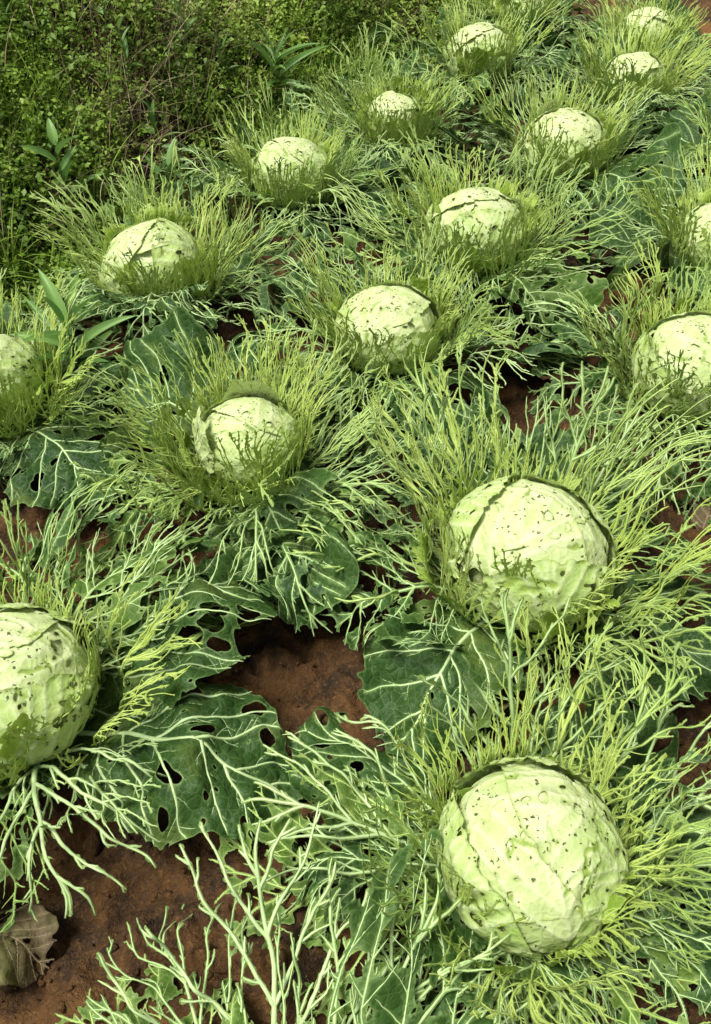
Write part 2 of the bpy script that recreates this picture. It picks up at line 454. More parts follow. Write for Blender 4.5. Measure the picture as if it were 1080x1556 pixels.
def tubes(VS, bend, sides=5, lift=.0004, minr=.0, rmul=1.0):
    V, Fc = [], []; base = 0; al = np.arange(sides) / sides * 2 * np.pi
    for p, r, o in VS.lines:
        m = len(p)
        if m < 3: continue
        r = np.maximum(r * rmul, minr)
        c = bend(p[:, 0], p[:, 1], lift)
        e = 1e-3
        du = bend(p[:, 0] + e, p[:, 1], lift) - bend(p[:, 0] - e, p[:, 1], lift)
        dv = bend(p[:, 0], p[:, 1] + e, lift) - bend(p[:, 0], p[:, 1] - e, lift)
        nn = np.cross(du, dv); nn /= np.linalg.norm(nn, axis=1)[:, None] + 1e-12
        T = np.gradient(c, axis=0); T /= np.linalg.norm(T, axis=1)[:, None] + 1e-12
        sdv = np.cross(T, nn); sdv /= np.linalg.norm(sdv, axis=1)[:, None] + 1e-12
        rr = r * (1 + .13 * VS.rng.normal(0, 1, m).clip(-1.5, 1.5) * (o > 0)); rr[-1] = r[-1] * .4
        ring = c[:, None, :] + rr[:, None, None] * (np.cos(al)[None, :, None] * sdv[:, None, :] + .8 * np.sin(al)[None, :, None] * nn[:, None, :])
        V.append(ring.reshape(-1, 3))
        i = np.arange(m - 1)[:, None] * sides; k = np.arange(sides)[None, :]; k2 = (k + 1) % sides
        Fc.append(np.stack([i + k, i + k2, i + sides + k2, i + sides + k], -1).reshape(-1, 4) + base)
        base += m * sides
    return np.concatenate(V), np.concatenate(Fc)

def make_leaf(seed, style, L, W, ctrl, Rc, tissue, lam, vein, step=.0026, wave=.012, wl=.05, trunc=.3, twist=0., sway=0., sides=4, thick=1.0, ribbon=.0004):
    """tissue 1 = whole leaf with holes ... 0 = bare skeleton. returns (lamina mesh, vein mesh)"""
    rng = np.random.default_rng(seed)
    VS = VeinSet(rng, L, W, style)
    bend = Bend(ctrl, L, Rc, rng, wave, wl, twist, sway)
    if tissue < .6: VS.truncate(trunc)
    x = np.arange(-W / 2 - .012, W / 2 + .012, step); y = np.arange(-.004, L + .008, step)
    X, Y = np.meshgrid(x, y)
    full = tissue >= .6
    D, Vr = raster(VS, X, Y, step, (0, 1, 2, 3))
    wx = X + .006 * (2 * fbm(X / .02, Y / .02, seed % 89, 2) - 1); wy = Y + .006 * (2 * fbm(X / .02, Y / .02, seed % 83 + 7, 2) - 1)
    ruff = .030 * (fbm(X / .03, Y / .03, seed % 71, 3) - .35)
    T = VS.hw(np.clip(Y, 0, L * .999)) - np.abs(wx) - ruff * (Y > .2 * L)
    T = np.minimum(T, L - wy - .01 - ruff)
    if full:
        nh = int(90 * (1.12 - tissue) * (L * W) / .06)
        lat = [p for p, r, o in VS.lines if o == 1]
        for i in range(nh):
            hx, hy = rng.uniform(-W / 2, W / 2), rng.uniform(.12 * L, L)
            big = rng.random() < .32 + .6 * (1 - tissue)
            ra = rng.uniform(.008, .024) if big else rng.uniform(.0025, .006)
            ra *= .6 + .8 * (abs(hx) / (W / 2))
            rb = ra * rng.uniform(.45, .8)
            th = math.copysign(R_(rng.uniform(20, 60)), hx)
            c_, s_ = math.cos(th), math.sin(th)
            px = wx - hx; py = wy - hy
            al = px * s_ + py * c_; ac = px * c_ - py * s_
            T = np.minimum(T, (np.sqrt((al / ra) ** 2 + (ac / rb) ** 2) - 1) * rb)
        D2, V2 = raster(VS, X, Y, step, (0, 1), margin=.006)
        if tissue > .68: F = np.maximum(T, V2)
        else:                                  # lace: tissue eaten out between the veins
            nz = fbm(X / .022, Y / .022, seed % 67 + 2, 3, .6)
            keep_ = nz + .10 * np.exp(-D2 / .006) + .22 * sstep(.35, .10, Y / L) - (.535 - .25 * (tissue - .6))
            F = np.maximum(np.minimum(T, keep_ * .035), Vr + .0003)
    else:
        nz = fbm(X / .016, Y / .016, seed % 67 + 2, 3, .6)
        near = np.exp(-D / .006)
        patch = fbm(X / .06, Y / .06, seed % 61 + 4, 2)
        fr = nz * .60 + near * .10 + patch * .32 + .30 * sstep(.42, .12, Y / L) - (.89 - .40 * tissue)
        T2 = np.minimum(T, fr * .03)
        spike = ribbon + .0022 * sstep(.62, .95, vnoise(X / .0055, Y / .0055, seed % 59 + 1))
        F = np.maximum(T2, Vr + spike)
    lx, ly, tri, at = clip_mesh(X, Y, F, {'vd': np.maximum(np.exp(-(D2 if full else D) / .0020), .4 * np.exp(-D / .0014)), 'ed': np.clip(F / .0022, 0, 1), 'bul': np.exp(-D / .007), 'dv': D2 if full and tissue > .68 else D})
    tri = drop_islands(lx, tri, at.pop('dv'))
    P = bend(lx, ly, (.0045 if full else .001) * (1 - at.pop('bul')))
    me1 = mesh('leaf_blade', P, tri, lam, at)
    if full:                                   # fine veins stop at the holes
        keep = []
        for p, r, o in VS.lines:
            if o >= 2 and tissue > .68:
                ii = np.clip(((p[:, 0] - x[0]) / step).astype(int), 0, len(x) - 1); jj = np.clip(((p[:, 1] - y[0]) / step).astype(int), 0, len(y) - 1)
                bad = np.nonzero(T[jj, ii] < -.0005)[0]
                if len(bad): p, r = p[:bad[0]], r[:bad[0]]
                r = r * .35
            if len(p) >= 3: keep.append((p, r, o))
        VS.lines = keep
    tv, tf = tubes(VS, bend, sides, rmul=thick)
    me2 = mesh('vein_network', tv, tf, vein)
    return me1, me2

# ------------------------------------------------------------------ cabbage heads
HR, HZ, FLAT = .117, .125, .80
def head_dir(phi, th, lam):
    er = np.array([math.cos(phi), math.sin(phi), 0]); et = np.array([-math.sin(phi), math.cos(phi), 0])
    return (np.cos(lam) * np.cos(th))[..., None] * er + np.sin(lam)[..., None] * et + (np.cos(lam) * np.sin(th))[..., None] * np.array([0, 0, 1.])
def head_shell(seed, phi, top, wid, off, mat, step=.0034, holes=30, scars=8, lift=.006):
    rng = np.random.default_rng(seed)
    th0 = R_(-75); L = HR * (R_(top) - th0); W = HR * R_(wid) * 2
    VS = VeinSet(rng, L, W * 1.02, 'head')
    X, Y = np.meshgrid(np.arange(-W / 2, W / 2 + step, step), np.arange(0, L + step, step))
    D, Vr = raster(VS, X, Y, step, (0, 1, 2), margin=.014)
    big = raster(VS, X, Y, step, (0, 1), margin=.02)[0]
    rag = .060 * (fbm(X / .05, Y / .05, seed % 53, 5, .72) - .32)
    T = np.minimum(W / 2 - np.abs(X), L - Y) - rag - .002
    corner = .16 - np.hypot(X / W * .30, (Y - L * .45) / L * .30)
    T = np.minimum(T, corner * .9)
    wx = X + .005 * (2 * fbm(X / .014, Y / .014, seed % 47, 2) - 1); wy = Y + .005 * (2 * fbm(X / .014, Y / .014, seed % 43 + 9, 2) - 1)
    scar = np.zeros_like(X); T0 = T.copy()
    for i in range(holes + scars):
        hx, hy = rng.uniform(-W / 2, W / 2), rng.uniform(.3 * L, L)
        isc = i >= holes
        ra = rng.uniform(.008, .022) if isc else .0022 + rng.gamma(1.6, .0020)
        rb = ra * (rng.uniform(.18, .32) if isc else rng.uniform(.45, .9))
        a = rng.normal(0, .9); c_, s_ = math.cos(a), math.sin(a)
        px, py = wx - hx, wy - hy
        e = np.sqrt(((px * s_ + py * c_) / ra) ** 2 + ((px * c_ - py * s_) / rb) ** 2)
        if isc: scar = np.maximum(scar, sstep(1.15, .8, e))
        else: T = np.minimum(T, (e - 1) * rb)
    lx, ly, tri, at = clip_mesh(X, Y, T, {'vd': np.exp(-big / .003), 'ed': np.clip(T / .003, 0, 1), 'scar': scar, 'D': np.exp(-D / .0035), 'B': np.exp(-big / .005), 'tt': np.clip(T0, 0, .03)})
    d = head_dir(phi, th0 + ly / HR, lx / HR)
    sm = (fbm(lx / .045, ly / .045, seed % 41, 3) - .5)
    rad = HR + off + .013 * sm + .0024 * at['B'] + .0009 * at['D'] - .0028 * at['scar'] + lift * np.exp(-at['tt'] / .006) * (.2 + 1.3 * vnoise(lx / .03, ly / .03, seed % 37))
    P = d * rad[:, None]; P[:, 2] = P[:, 2] * FLAT + HZ
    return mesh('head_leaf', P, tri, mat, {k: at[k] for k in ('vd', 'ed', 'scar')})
def head_core(seed):
    nu, nv = 72, 48
    u = np.arange(nu) / nu * 2 * np.pi; v = np.linspace(-np.pi / 2 + .03, np.pi / 2 - .03, nv)
    U, Vv = np.meshgrid(u, v)
    d = np.stack([np.cos(Vv) * np.cos(U), np.cos(Vv) * np.sin(U), np.sin(Vv)], -1)
    rad = HR - .0045 + .006 * (fbm(d[..., 0] * 3 + 9, d[..., 1] * 3 + d[..., 2] * 2 + 9, seed, 3) - .5)
    P = d * rad[..., None]; P[..., 2] = P[..., 2] * FLAT + HZ
    I = np.arange(nu * nv).reshape(nv, nu)
    q_ = np.stack([I[:-1], np.roll(I, -1, 1)[:-1], np.roll(I, -1, 1)[1:], I[1:]], -1).reshape(-1, 4)
    caps = [I[0][::-1][None, :], I[-1][None, :]]
    z = np.zeros(nu * nv)
    return mesh('head', P.reshape(-1, 3), [q_] + caps, M['head_pale'], {'vd': z, 'ed': z + 1, 'scar': z})
def make_head(seed, fine=True):
    rng = np.random.default_rng(seed)
    st = .0028 if fine else .0045
    out = [('core', head_core(seed % 31))]
    a0 = rng.uniform(0, 6.28)
    spec = [(0, 148, 85, .0008, 'head_pale', 24), (2.3, 128, 85, .0052, 'head_pale', 40), (4.2, 110, 80, .0092, 'head_pale', 44),
            (1.1, 66, 66, .0130, 'head_green', 46), (3.2, 54, 62, .0155, 'head_green', 44), (5.2, 46, 60, .0180, 'head_green', 40)]
    for i, (a, top, wid, off, mt, nh) in enumerate(spec):
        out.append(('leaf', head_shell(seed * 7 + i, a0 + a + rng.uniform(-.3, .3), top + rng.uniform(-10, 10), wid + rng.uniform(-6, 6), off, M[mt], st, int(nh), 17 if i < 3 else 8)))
    return out

# ------------------------------------------------------------------ leaf pools
rng0 = np.random.default_rng(5)
def jit(c, amp): return [(r + rng0.normal(0, amp) * (i > 1), z + rng0.normal(0, amp) * (i > 1)) for i, (r, z) in enumerate(c)]
C_INNER = [(.02, .022), (.085, .026), (.130, .075), (.147, .140), (.168, .205), (.205, .265)]
C_MID = [(.02, .022), (.095, .026), (.155, .075), (.195, .145), (.245, .225), (.305, .300)]
C_OUT = [(.02, .020), (.10, .030), (.18, .075), (.250, .140), (.320, .195), (.395, .215)]
C_LOW = [(.02, .022), (.11, .050), (.20, .085), (.28, .085), (.36, .055), (.42, .03)]
C_DROOP = [(.02, .025), (.10, .055), (.19, .105), (.27, .115), (.33, .085), (.37, .035)]
POOL = {}
POOL['inner'] = [make_leaf(100 + i, 'fan', .33, .24, jit(C_INNER, .006), .15, .22 + .16 * (i % 3), M['lam_light'], M['vein_light'], .0025, .012, .08, .4, sway=rng0.normal(0, .02)) for i in range(10)]
POOL['mid'] = [make_leaf(200 + i, 'fan', .40, .27, jit(C_MID, .010), .22, .02 + .08 * (i % 3), M['lam_light' if i % 3 else 'lam_mid'], M['vein_light' if i % 3 else 'vein_mid'], .0026, .022, .09, .35, rng0.normal(0, .3), rng0.normal(0, .04)) for i in range(11)]
POOL['out'] = [make_leaf(300 + i, 'skel', .43, .33, jit(C_OUT, .014), .40, .05 + .15 * (i % 3), M['lam_mid'], M['vein_mid' if i % 2 else 'vein_pale'], .0028, .026, .10, .3, rng0.normal(0, .4), rng0.normal(0, .04)) for i in range(10)]
POOL['droop'] = [make_leaf(400 + i, 'skel', .38, .32, jit(C_DROOP, .010), -.5, .05 + .20 * (i % 3), M['lam_mid'], M['vein_pale'], .0028, .026, .09, .3, rng0.normal(0, .4), rng0.normal(0, .03)) for i in range(7)]
POOL['low'] = [make_leaf(500 + i, 'broad', .36, .27, jit(C_LOW, .010), (.35, -.6, 1.2)[i % 3], .84 - .08 * (i % 4), M['lam_dark'], M['vein_pale'], .0034, .026, .07, 0, rng0.normal(0, .6), rng0.normal(0, .03), thick=.9) for i in range(10)]
C_RIM = [(.02, .02), (.085, .024), (.130, .072), (.143, .125), (.150, .165), (.168, .195)]
POOL['rim'] = [make_leaf(600 + i, 'fan', .25, .22, jit(C_RIM, .004), .145, .60 - .02 * (i % 2) + .01, M['lam_light'], M['vein_light'], .0026, .012, .07, .3, thick=.8) for i in range(7)]
POOL['lace'] = [make_leaf(700 + i, 'broad', .40, .31, jit(C_DROOP if i % 2 else C_LOW, .012), (.4, -.7, 1.0)[i % 3], .60 + .06 * (i % 2), M['lam_mid' if i % 3 == 2 else 'lam_dark'], M['vein_pale' if i % 2 else 'vein_mid'], .0028, .026, .09, 0, rng0.normal(0, .5), rng0.normal(0, .04), thick=.85) for i in range(9)]
HEADS = [make_head(20 + i, False) for i in range(5)]

NAMES = dict(inner='wrapper_leaf', mid='wrapper_leaf', out='skeleton_leaf', droop='skeleton_leaf', low='outer_leaf', lace='lacy_leaf', rim='rim_leaf')
def put_leaf(plant, kind, az, k=None, sc=1., tilt=0., roll=0., flip=1, pair=None):
    me1, me2 = pair if pair else POOL[kind][k % len(POOL[kind])]
    o = link(NAMES[kind], me1, plant, (0, 0, 0), (tilt, roll, az), (sc * flip, sc, sc))
    link('vein_network', me2, o)
    return o

COUNTS = dict(low=5, lace=4, droop=2, out=4, mid=7, inner=8, rim=6)
def cabbage(x, y, label, seed, size=1., head=1., headset=None, counts=None, extra=(), skip=()):
    """extra: (kind, azimuth degrees in the world, index, scale, tilt); skip: azimuth windows kept free of random low leaves"""
    rng = np.random.default_rng(seed)
    z = float(ground(x, y, False)) - .005
    p = link('cabbage', None, None, (x, y, z), (0, 0, 0), size)
    tag(p, label, 'cabbage', 'chewed cabbages planted in the field rows')
    hsx = headset or HEADS[seed % len(HEADS)]
    core = link('head', hsx[0][1], p, (0, 0, HZ * (1 - head) * .5), (rng.normal(0, .08), rng.normal(0, .08), rng.uniform(0, 6.28) if headset is None else 0), head)
    for kk, m_ in hsx[1:]: link('head_leaf', m_, core)
    cn = dict(COUNTS); cn.update(counts or {})
    for kind in ('low', 'lace', 'droop', 'out', 'mid', 'inner', 'rim'):
        n = cn[kind]; a0 = rng.uniform(0, 6.28)
        for i in range(n):
            az = a0 + i * 2 * math.pi / n + rng.normal(0, .22)
            wd = math.degrees(az + math.pi / 2) % 360          # leaf radial +Y -> world heading
            if any((wd - c + 180) % 360 - 180 < h and (wd - c + 180) % 360 - 180 > -h for kd, c, h in skip if kd == kind): continue
            sc = rng.uniform(.86, 1.12) * (1 if kind in ('low', 'lace', 'droop') else .95 * max(head, .97))
            put_leaf(p, kind, az, int(rng.integers(0, 99)), sc, rng.normal(0, .06), rng.normal(0, .05), rng.choice([-1, 1]))
    for kind, wd, k, sc, tilt, *rest in extra:
        put_leaf(p, kind, R_(wd - 90), k, sc, tilt, 0, 1, rest[0] if rest else None)
    # stem
    u = np.arange(10) / 10 * 2 * np.pi
    ring = lambda r, z_: np.stack([r * np.cos(u), r * np.sin(u), np.full(10, z_)], 1)
    V = np.concatenate([ring(.026, -.03), ring(.021, .01), ring(.024, .03), ring(.03, .05)])
    I = np.arange(40).reshape(4, 10)
    link('stem', mesh('stem', V, np.stack([I[:-1], np.roll(I, -1, 1)[:-1], np.roll(I, -1, 1)[1:], I[1:]], -1).reshape(-1, 4), M['vein_mid']), p)
    return p

PL = [
 # x, y, seed, size, head, label
 (-.85, 1.54, 1, 1.0, 1.0, 'cabbage at the bank-side row end, above a broad drooping dark holed leaf'),
 (-.53, 2.05, 2, 1.0, 1.06, 'cabbage with a smooth bare pale head right beside the grassy bank'),
 (-.21, 2.61, 3, 1.0, .98, 'cabbage half hidden in threads beside the bank, above a dark bare soil gap'),
 (.14, 3.08, 4, .98, .80, 'smallest cabbage in the bank-side row, its head nearly lost in threads'),
 (.52, 3.70, 5, 1.0, 1.08, 'round compact cabbage in the bank-side row with few threads above its head'),
 (.76, 4.33, 6, 1.0, 1.02, 'last cabbage of the bank-side row, its threads spread over the head'),
 (-.585, .73, 7, 1.05, 1.03, 'big cabbage with scarred pale head beside a large glossy leaf over bare soil'),
 (-.24, 1.33, 8, 1.07, .80, 'cabbage with a torn white leaf standing amid a wide cup of bare veins'),
 (.09, 1.76, 9, 1.0, 1.0, 'cabbage with a bright bare top and short threads in the middle row'),
 (.35, 2.21, 10, 1.03, 1.06, 'cabbage in the middle row with dark chewed net of veins over its face'),
 (.72, 2.84, 11, 1.03, 1.06, 'cabbage with pale standing leaf tip behind its head, far in the middle row'),
 (1.08, 3.41, 12, 1.05, .90, 'cabbage with small head buried in long threads, far in the middle row'),
 (1.29, 4.03, 13, 1.0, 1.0, 'farthest cabbage of the middle row, pale dome above a neat cup'),
 (.315, 1.00, 14, 1.06, 1.13, 'large flattened cabbage with dotted head inside a wide fan of pale bare ribs'),
 (.82, 1.62, 15, 1.05, 1.05, 'cabbage wrapped high in a green chewed net, by whitish skeleton leaves'),
 (1.07, 2.23, 16, 1.0, .9, 'cabbage showing mostly long yellow-green threads beside dark bluish leaves'),
 (.26, .47, 17, 1.04, 1.0, 'large cabbage with the most dark-spotted head and torn rim leaves'),
 (1.44, 2.80, 19, 1.0, 1.0, 'cabbage reaching dark bluish leaves over bare soil beside the thread-covered cabbage'),
 (-.09, .03, 18, 1.05, 1.0, 'cabbage of which only tall pale branching ribs and dark leaves rise above bare soil'),
]
def hero(seed, style, L, W, ctrl, Rc, tissue, lam, vein, wave=.018, thick=1.0, sway=0., twist=0., step=.0024):
    return make_leaf(seed, style, L, W, ctrl, Rc, tissue, M[lam], M[vein], step, wave, .07, .22, twist, sway, 5, thick)
C_LONG = [(.02, .02), (.12, .035), (.22, .085), (.32, .115), (.42, .085), (.50, .03)]
C_UP = [(.02, .02), (.11, .03), (.18, .09), (.22, .19), (.25, .29), (.29, .37)]
C_SIDE = [(.02, .02), (.10, .03), (.18, .075), (.26, .12), (.35, .15), (.43, .14)]
EXTRA = {
 7: [('low', -17, 0, 1, 0, hero(901, 'broad', .52, .29, C_LONG, -.45, .90, 'lam_dark', 'vein_pale', .026, 1.4)),
     ('low', 30, 0, 1, 0, hero(902, 'broad', .47, .34, [(.02, .02), (.12, .04), (.22, .11), (.32, .15), (.40, .13), (.46, .08)], .8, .78, 'lam_dark', 'vein_pale', .022)),
     ('droop', -62, 0, 1, 0, hero(903, 'rib', .42, .40, [(.02, .02), (.10, .05), (.18, .11), (.26, .12), (.33, .08), (.38, .04)], -.8, .06, 'lam_mid', 'vein_pale', .02, 1.15))],
 18: [('out', 95, 0, 1, 0, hero(904, 'rib', .46, .42, [(.02, .02), (.10, .03), (.19, .07), (.28, .13), (.36, .19), (.44, .24)], .9, .02, 'lam_mid', 'vein_pale', .02, 1.2)),
      ('out', 60, 0, 1, 0, hero(905, 'rib', .44, .36, C_SIDE, .9, .05, 'lam_mid', 'vein_pale', .02, 1.1)),
      ('lace', 138, 2, .92, 0), ('low', 118, 0, 1, 0, hero(906, 'skel', .40, .30, C_LOW, .6, .45, 'lam_dark', 'vein_pale', .02))],
 17: [('out', 88, 0, 1, 0, hero(907, 'rib', .44, .34, C_UP, .6, .0, 'lam_mid', 'vein_pale', .02, 1.1)),
      ('out', 15, 0, 1, 0, hero(908, 'rib', .44, .36, C_SIDE, .5, .12, 'lam_mid', 'vein_pale', .02, 1.1)),
      ('out', 170, 0, 1, 0, hero(909, 'rib', .42, .34, C_SIDE, .35, .10, 'lam_mid', 'vein_pale', .02, 1.0)),
      ('out', 45, 0, 1, 0, hero(910, 'skel', .44, .30, C_UP, .6, .0, 'lam_mid', 'vein_mid', .02, 1.0))],
 14: [('low', 233, 0, 1, 0, hero(911, 'broad', .46, .25, C_LOW, .5, .93, 'lam_dark', 'vein_pale', .02, 1.2)),
      ('out', 175, 0, 1, 0, hero(912, 'rib', .44, .34, C_SIDE, .5, .05, 'lam_mid', 'vein_mid', .02, 1.1)),
      ('out', 135, 0, 1, 0, hero(913, 'skel', .46, .34, C_UP, .5, .0, 'lam_mid', 'vein_pale', .02, 1.0)),
      ('out', 60, 0, 1, 0, hero(914, 'rib', .46, .34, C_UP, .5, .0, 'lam_mid', 'vein_pale', .02, 1.0)),
      ('out', -20, 0, 1, 0, hero(915, 'skel', .44, .34, C_SIDE, .5, .15, 'lam_mid', 'vein_mid', .02, 1.0))],
 15: [('out', 148, 0, 1, 0, hero(916, 'rib', .42, .30, C_SIDE, .6, .0, 'lam_mid', 'vein_pale', .016, 1.15))],
 1: [('low', -45, 0, 1, 0, hero(917, 'broad', .46, .34, C_LOW, -.5, .86, 'lam_dark', 'vein_pale', .015))],
}
EXTRA[14] += [('lace', 195, 3, 1.0, 0)]
EXTRA[17] += [('low', 148, 4, 1.0, 0), ('lace', 185, 1, .95, 0), ('lace', 300, 2, 1, 0), ('lace', 350, 7, 1.05, 0)]
EXTRA[8] = [('low', -75, 6, 1.05, 0), ('lace', -40, 4, 1.05, 0)]
EXTRA[7] += [('lace', 55, 8, 1.05, 0), ('lace', -95, 6, .95, 0)]
C_TORN = [(.02, .02), (.085, .035), (.118, .10), (.112, .17), (.095, .235)]
def torn(seed): return make_leaf(seed, 'head', .27, .15, C_TORN, .14, .80, M['head_pale'], M['head_pale'], .0026, .010, .06, 0, 0, 0, 4, .5)
EXTRA[8] += [('head', 80, 0, 1.0, .12, torn(930)), ('head', 200, 0, .92, .10, torn(931))]
EXTRA[11] = [('head', 120, 0, 1.05, 0, torn(932))]
NAMES['head'] = 'torn_leaf'
CNT = {18: dict(out=1, mid=2, inner=3, droop=0, lace=3), 17: dict(inner=6, mid=5, lace=5), 14: dict(inner=6, mid=6, lace=5), 7: dict(mid=6, inner=7), 8: dict(inner=11, mid=9), 4: dict(inner=10, mid=8), 5: dict(mid=3, out=3), 9: dict(mid=5), 12: dict(mid=9)}
SKIP = {7: [('lace', -50, 35), ('low', -60, 40), ('low', -10, 30), ('low', 30, 30), ('droop', -20, 60)], 18: [('low', 135, 60), ('lace', 150, 40), ('out', 95, 50), ('droop', 120, 60), ('mid', 110, 50)],
        17: [('lace', 85, 45), ('low', 90, 40), ('low', 195, 35), ('out', 170, 25), ('out', 60, 50), ('droop', 195, 30)], 14: [('lace', 245, 40), ('droop', 233, 40), ('out', 233, 35), ('mid', 235, 25), ('low', 233, 35), ('low', 190, 25)], 3: [('low', 270, 40)], 1: [('low', -45, 40)]}
for (x, y, sd_, size, hd, lab) in PL:
    cabbage(x, y, lab, sd_ * 13, size, hd, make_head(50 + sd_, True) if sd_ in (7, 14, 17) else None, CNT.get(sd_), EXTRA.get(sd_, ()), SKIP.get(sd_, ()))

# ------------------------------------------------------------------ bank vegetation
rv = np.random.default_rng(31)
def bank_points(n, lo=1.80, hi=3.1, dens=None):
    out = []
    while sum(map(len, out)) < n:
        x = rv.uniform(-2.0, 1.3, n * 2); y = rv.uniform(1.3, 5.2, n * 2)
        nn = ncoord(x, y)
        ok = (nn > lo + .10 * vnoise(x * 3, y * 3, 8)) & (nn < hi) & (y > 1.5 * np.abs(x) - .6)
        if dens is not None: ok &= rv.random(n * 2) < dens(x, y)
        out.append(np.stack([x[ok], y[ok]], 1))
    return np.concatenate(out)[:n]
def ribbons(base, az, length, width, droop, lean, seg=5, tone=None, fold=0.):
    """curved tapering blades; all arguments per blade"""
    N = len(base); t = np.linspace(0, 1, seg + 1)[None, :]
    h = np.stack([np.cos(az), np.sin(az), np.zeros(N)], 1); sdv = np.stack([-np.sin(az), np.cos(az), np.zeros(N)], 1)
    a = lean[:, None] + droop[:, None] * t
    dr = np.sin(a); dz = np.cos(a)
    r = np.concatenate([np.zeros((N, 1)), np.cumsum((dr[:, 1:] + dr[:, :-1]) / 2, 1) / seg], 1) * length[:, None]
    z = np.concatenate([np.zeros((N, 1)), np.cumsum((dz[:, 1:] + dz[:, :-1]) / 2, 1) / seg], 1) * length[:, None]
    c = base[:, None, :] + r[..., None] * h[:, None, :] + z[..., None] * np.array([0, 0, 1.])
    wd = width[:, None] * .5 * (np.minimum(1, .55 + t * 2) * (1 - t ** 2.2) + .04)
    Lf = c - wd[..., None] * sdv[:, None, :]; Rt = c + wd[..., None] * sdv[:, None, :]
    V = np.stack([Lf, Rt], 2).reshape(-1, 3)
    k = 2 * (seg + 1)
    i = (np.arange(N) * k)[:, None] + 2 * np.arange(seg)[None, :]
    F = np.stack([i, i + 1, i + 3, i + 2], -1).reshape(-1, 4)
    return V, F, (np.repeat(tone, k) if tone is not None else None)
def gz(p): return np.column_stack([p, ground(p[:, 0], p[:, 1], True)])

patch = lambda x, y: fbm(x * 2.2, y * 2.2, 21, 3)
# grass
N = 32000
p = bank_points(N, 1.74, 3.1, lambda x, y: .10 + .90 * sstep(.44, .60, patch(x, y)) + .5 * sstep(.3, 1.0, x * .6 + .3))
ln = rv.gamma(5, .023, N).clip(.03, .30)
V, F, T = ribbons(gz(p), rv.uniform(0, 6.28, N), ln, rv.uniform(.0025, .0055, N), rv.uniform(.1, 1.7, N), rv.uniform(0, .45, N), 5, np.clip(rv.normal(.45, .2, N) + .5 * (patch(p[:, 0] + 5, p[:, 1]) - .5), 0, 1))
tag(link('grass', mesh('grass', V, F, M['grass'], {'tone': T})), 'green grass blades covering the bank beside the cabbage rows', 'grass', None, 'stuff')
# small leaved weeds : sprigs of little oval leaves
NS = 17000
p = gz(bank_points(NS, 1.80, 3.1, lambda x, y: .10 + .90 * sstep(.42, .58, fbm(x * 2.4, y * 2.4, 33, 3))))
hgt = rv.uniform(.01, .13, NS); K = 12
b = np.repeat(p, K, 0); hh = np.repeat(hgt, K); n = NS * K
sp = np.repeat(rv.uniform(.012, .040, NS), K)
ang = rv.uniform(0, 6.28, n); rad = sp * np.sqrt(rv.random(n))
ctr = b + np.stack([rad * np.cos(ang), rad * np.sin(ang), hh * rv.uniform(.35, 1, n)], 1)
sz = np.repeat((.0040 + .0075 * rv.random(NS) ** 1.6), K) * rv.uniform(.7, 1.3, n)
nrm = np.stack([rv.normal(0, .55, n), rv.normal(-.15, .55, n), np.ones(n)], 1); nrm /= np.linalg.norm(nrm, axis=1)[:, None]
uu = np.cross(nrm, np.stack([np.cos(ang), np.sin(ang), np.zeros(n)], 1)); uu /= np.linalg.norm(uu, axis=1)[:, None]; ww = np.cross(uu, nrm)
oval = np.array([(-1.1, 0), (-.1, .72), (1.05, 0), (-.1, -.72)])
V = ctr[:, None, :] + sz[:, None, None] * (oval[None, :, 0, None] * ww[:, None, :] + oval[None, :, 1, None] * uu[:, None, :] + (.28 * np.abs(oval[None, :, 1, None])) * nrm[:, None, :])
F = np.arange(n * 4).reshape(n, 4)
tn = np.repeat(np.clip(.36 + 1.5 * (fbm(p[:, 0] * 2.6, p[:, 1] * 2.6, 40, 3) - .3) + rv.normal(0, .14, NS), 0, 1), K * 4)
tag(link('ground_cover', mesh('ground_cover', V.reshape(-1, 3), F, M['herb'], {'tone': tn}, False)), 'small round leaved weeds carpeting the bank', 'weeds', None, 'stuff')
# dry stems and dead grass
N = 7000
p = bank_points(N, 1.95, 3.1, lambda x, y: .12 + .9 * sstep(.52, .40, patch(x, y)))
V, F, T = ribbons(gz(p), rv.uniform(0, 6.28, N), rv.uniform(.08, .34, N), rv.uniform(.0014, .0032, N), rv.uniform(-.3, 1.4, N), rv.uniform(.1, 1.1, N), 5, rv.random(N))
tag(link('dry_stems', mesh('dry_stems', V, F, M['dry'], {'tone': T})), 'tangle of dry brown grass stems on the bank', 'dry grass', None, 'stuff')
# soil crumbs between the rows
N = 9000
x = rv.uniform(-1.0, 1.6, N); y = rv.uniform(.1, 4.2, N); k = ncoord(x, y) < 1.8; x, y = x[k], y[k]; N = len(x)
ph = (1 + 5 ** .5) / 2
ico = np.array([(-1, ph, 0), (1, ph, 0), (-1, -ph, 0), (1, -ph, 0), (0, -1, ph), (0, 1, ph), (0, -1, -ph), (0, 1, -ph), (ph, 0, -1), (ph, 0, 1), (-ph, 0, -1), (-ph, 0, 1)]) / 1.9
icf = np.array([(0, 11, 5), (0, 5, 1), (0, 1, 7), (0, 7, 10), (0, 10, 11), (1, 5, 9), (5, 11, 4), (11, 10, 2), (10, 7, 6), (7, 1, 8), (3, 9, 4), (3, 4, 2), (3, 2, 6), (3, 6, 8), (3, 8, 9), (4, 9, 5), (2, 4, 11), (6, 2, 10), (8, 6, 7), (9, 8, 1)])
r = rv.gamma(2.0, .0024, N).clip(.0015, .022)
V = np.stack([x, y, ground(x, y) + r * .3], 1)[:, None, :] + r[:, None, None] * ico[None] * rv.uniform(.6, 1.25, (N, 12, 1)) * rv.uniform(.7, 1.2, (N, 1, 3))
F = (icf[None] + 12 * np.arange(N)[:, None, None]).reshape(-1, 3)
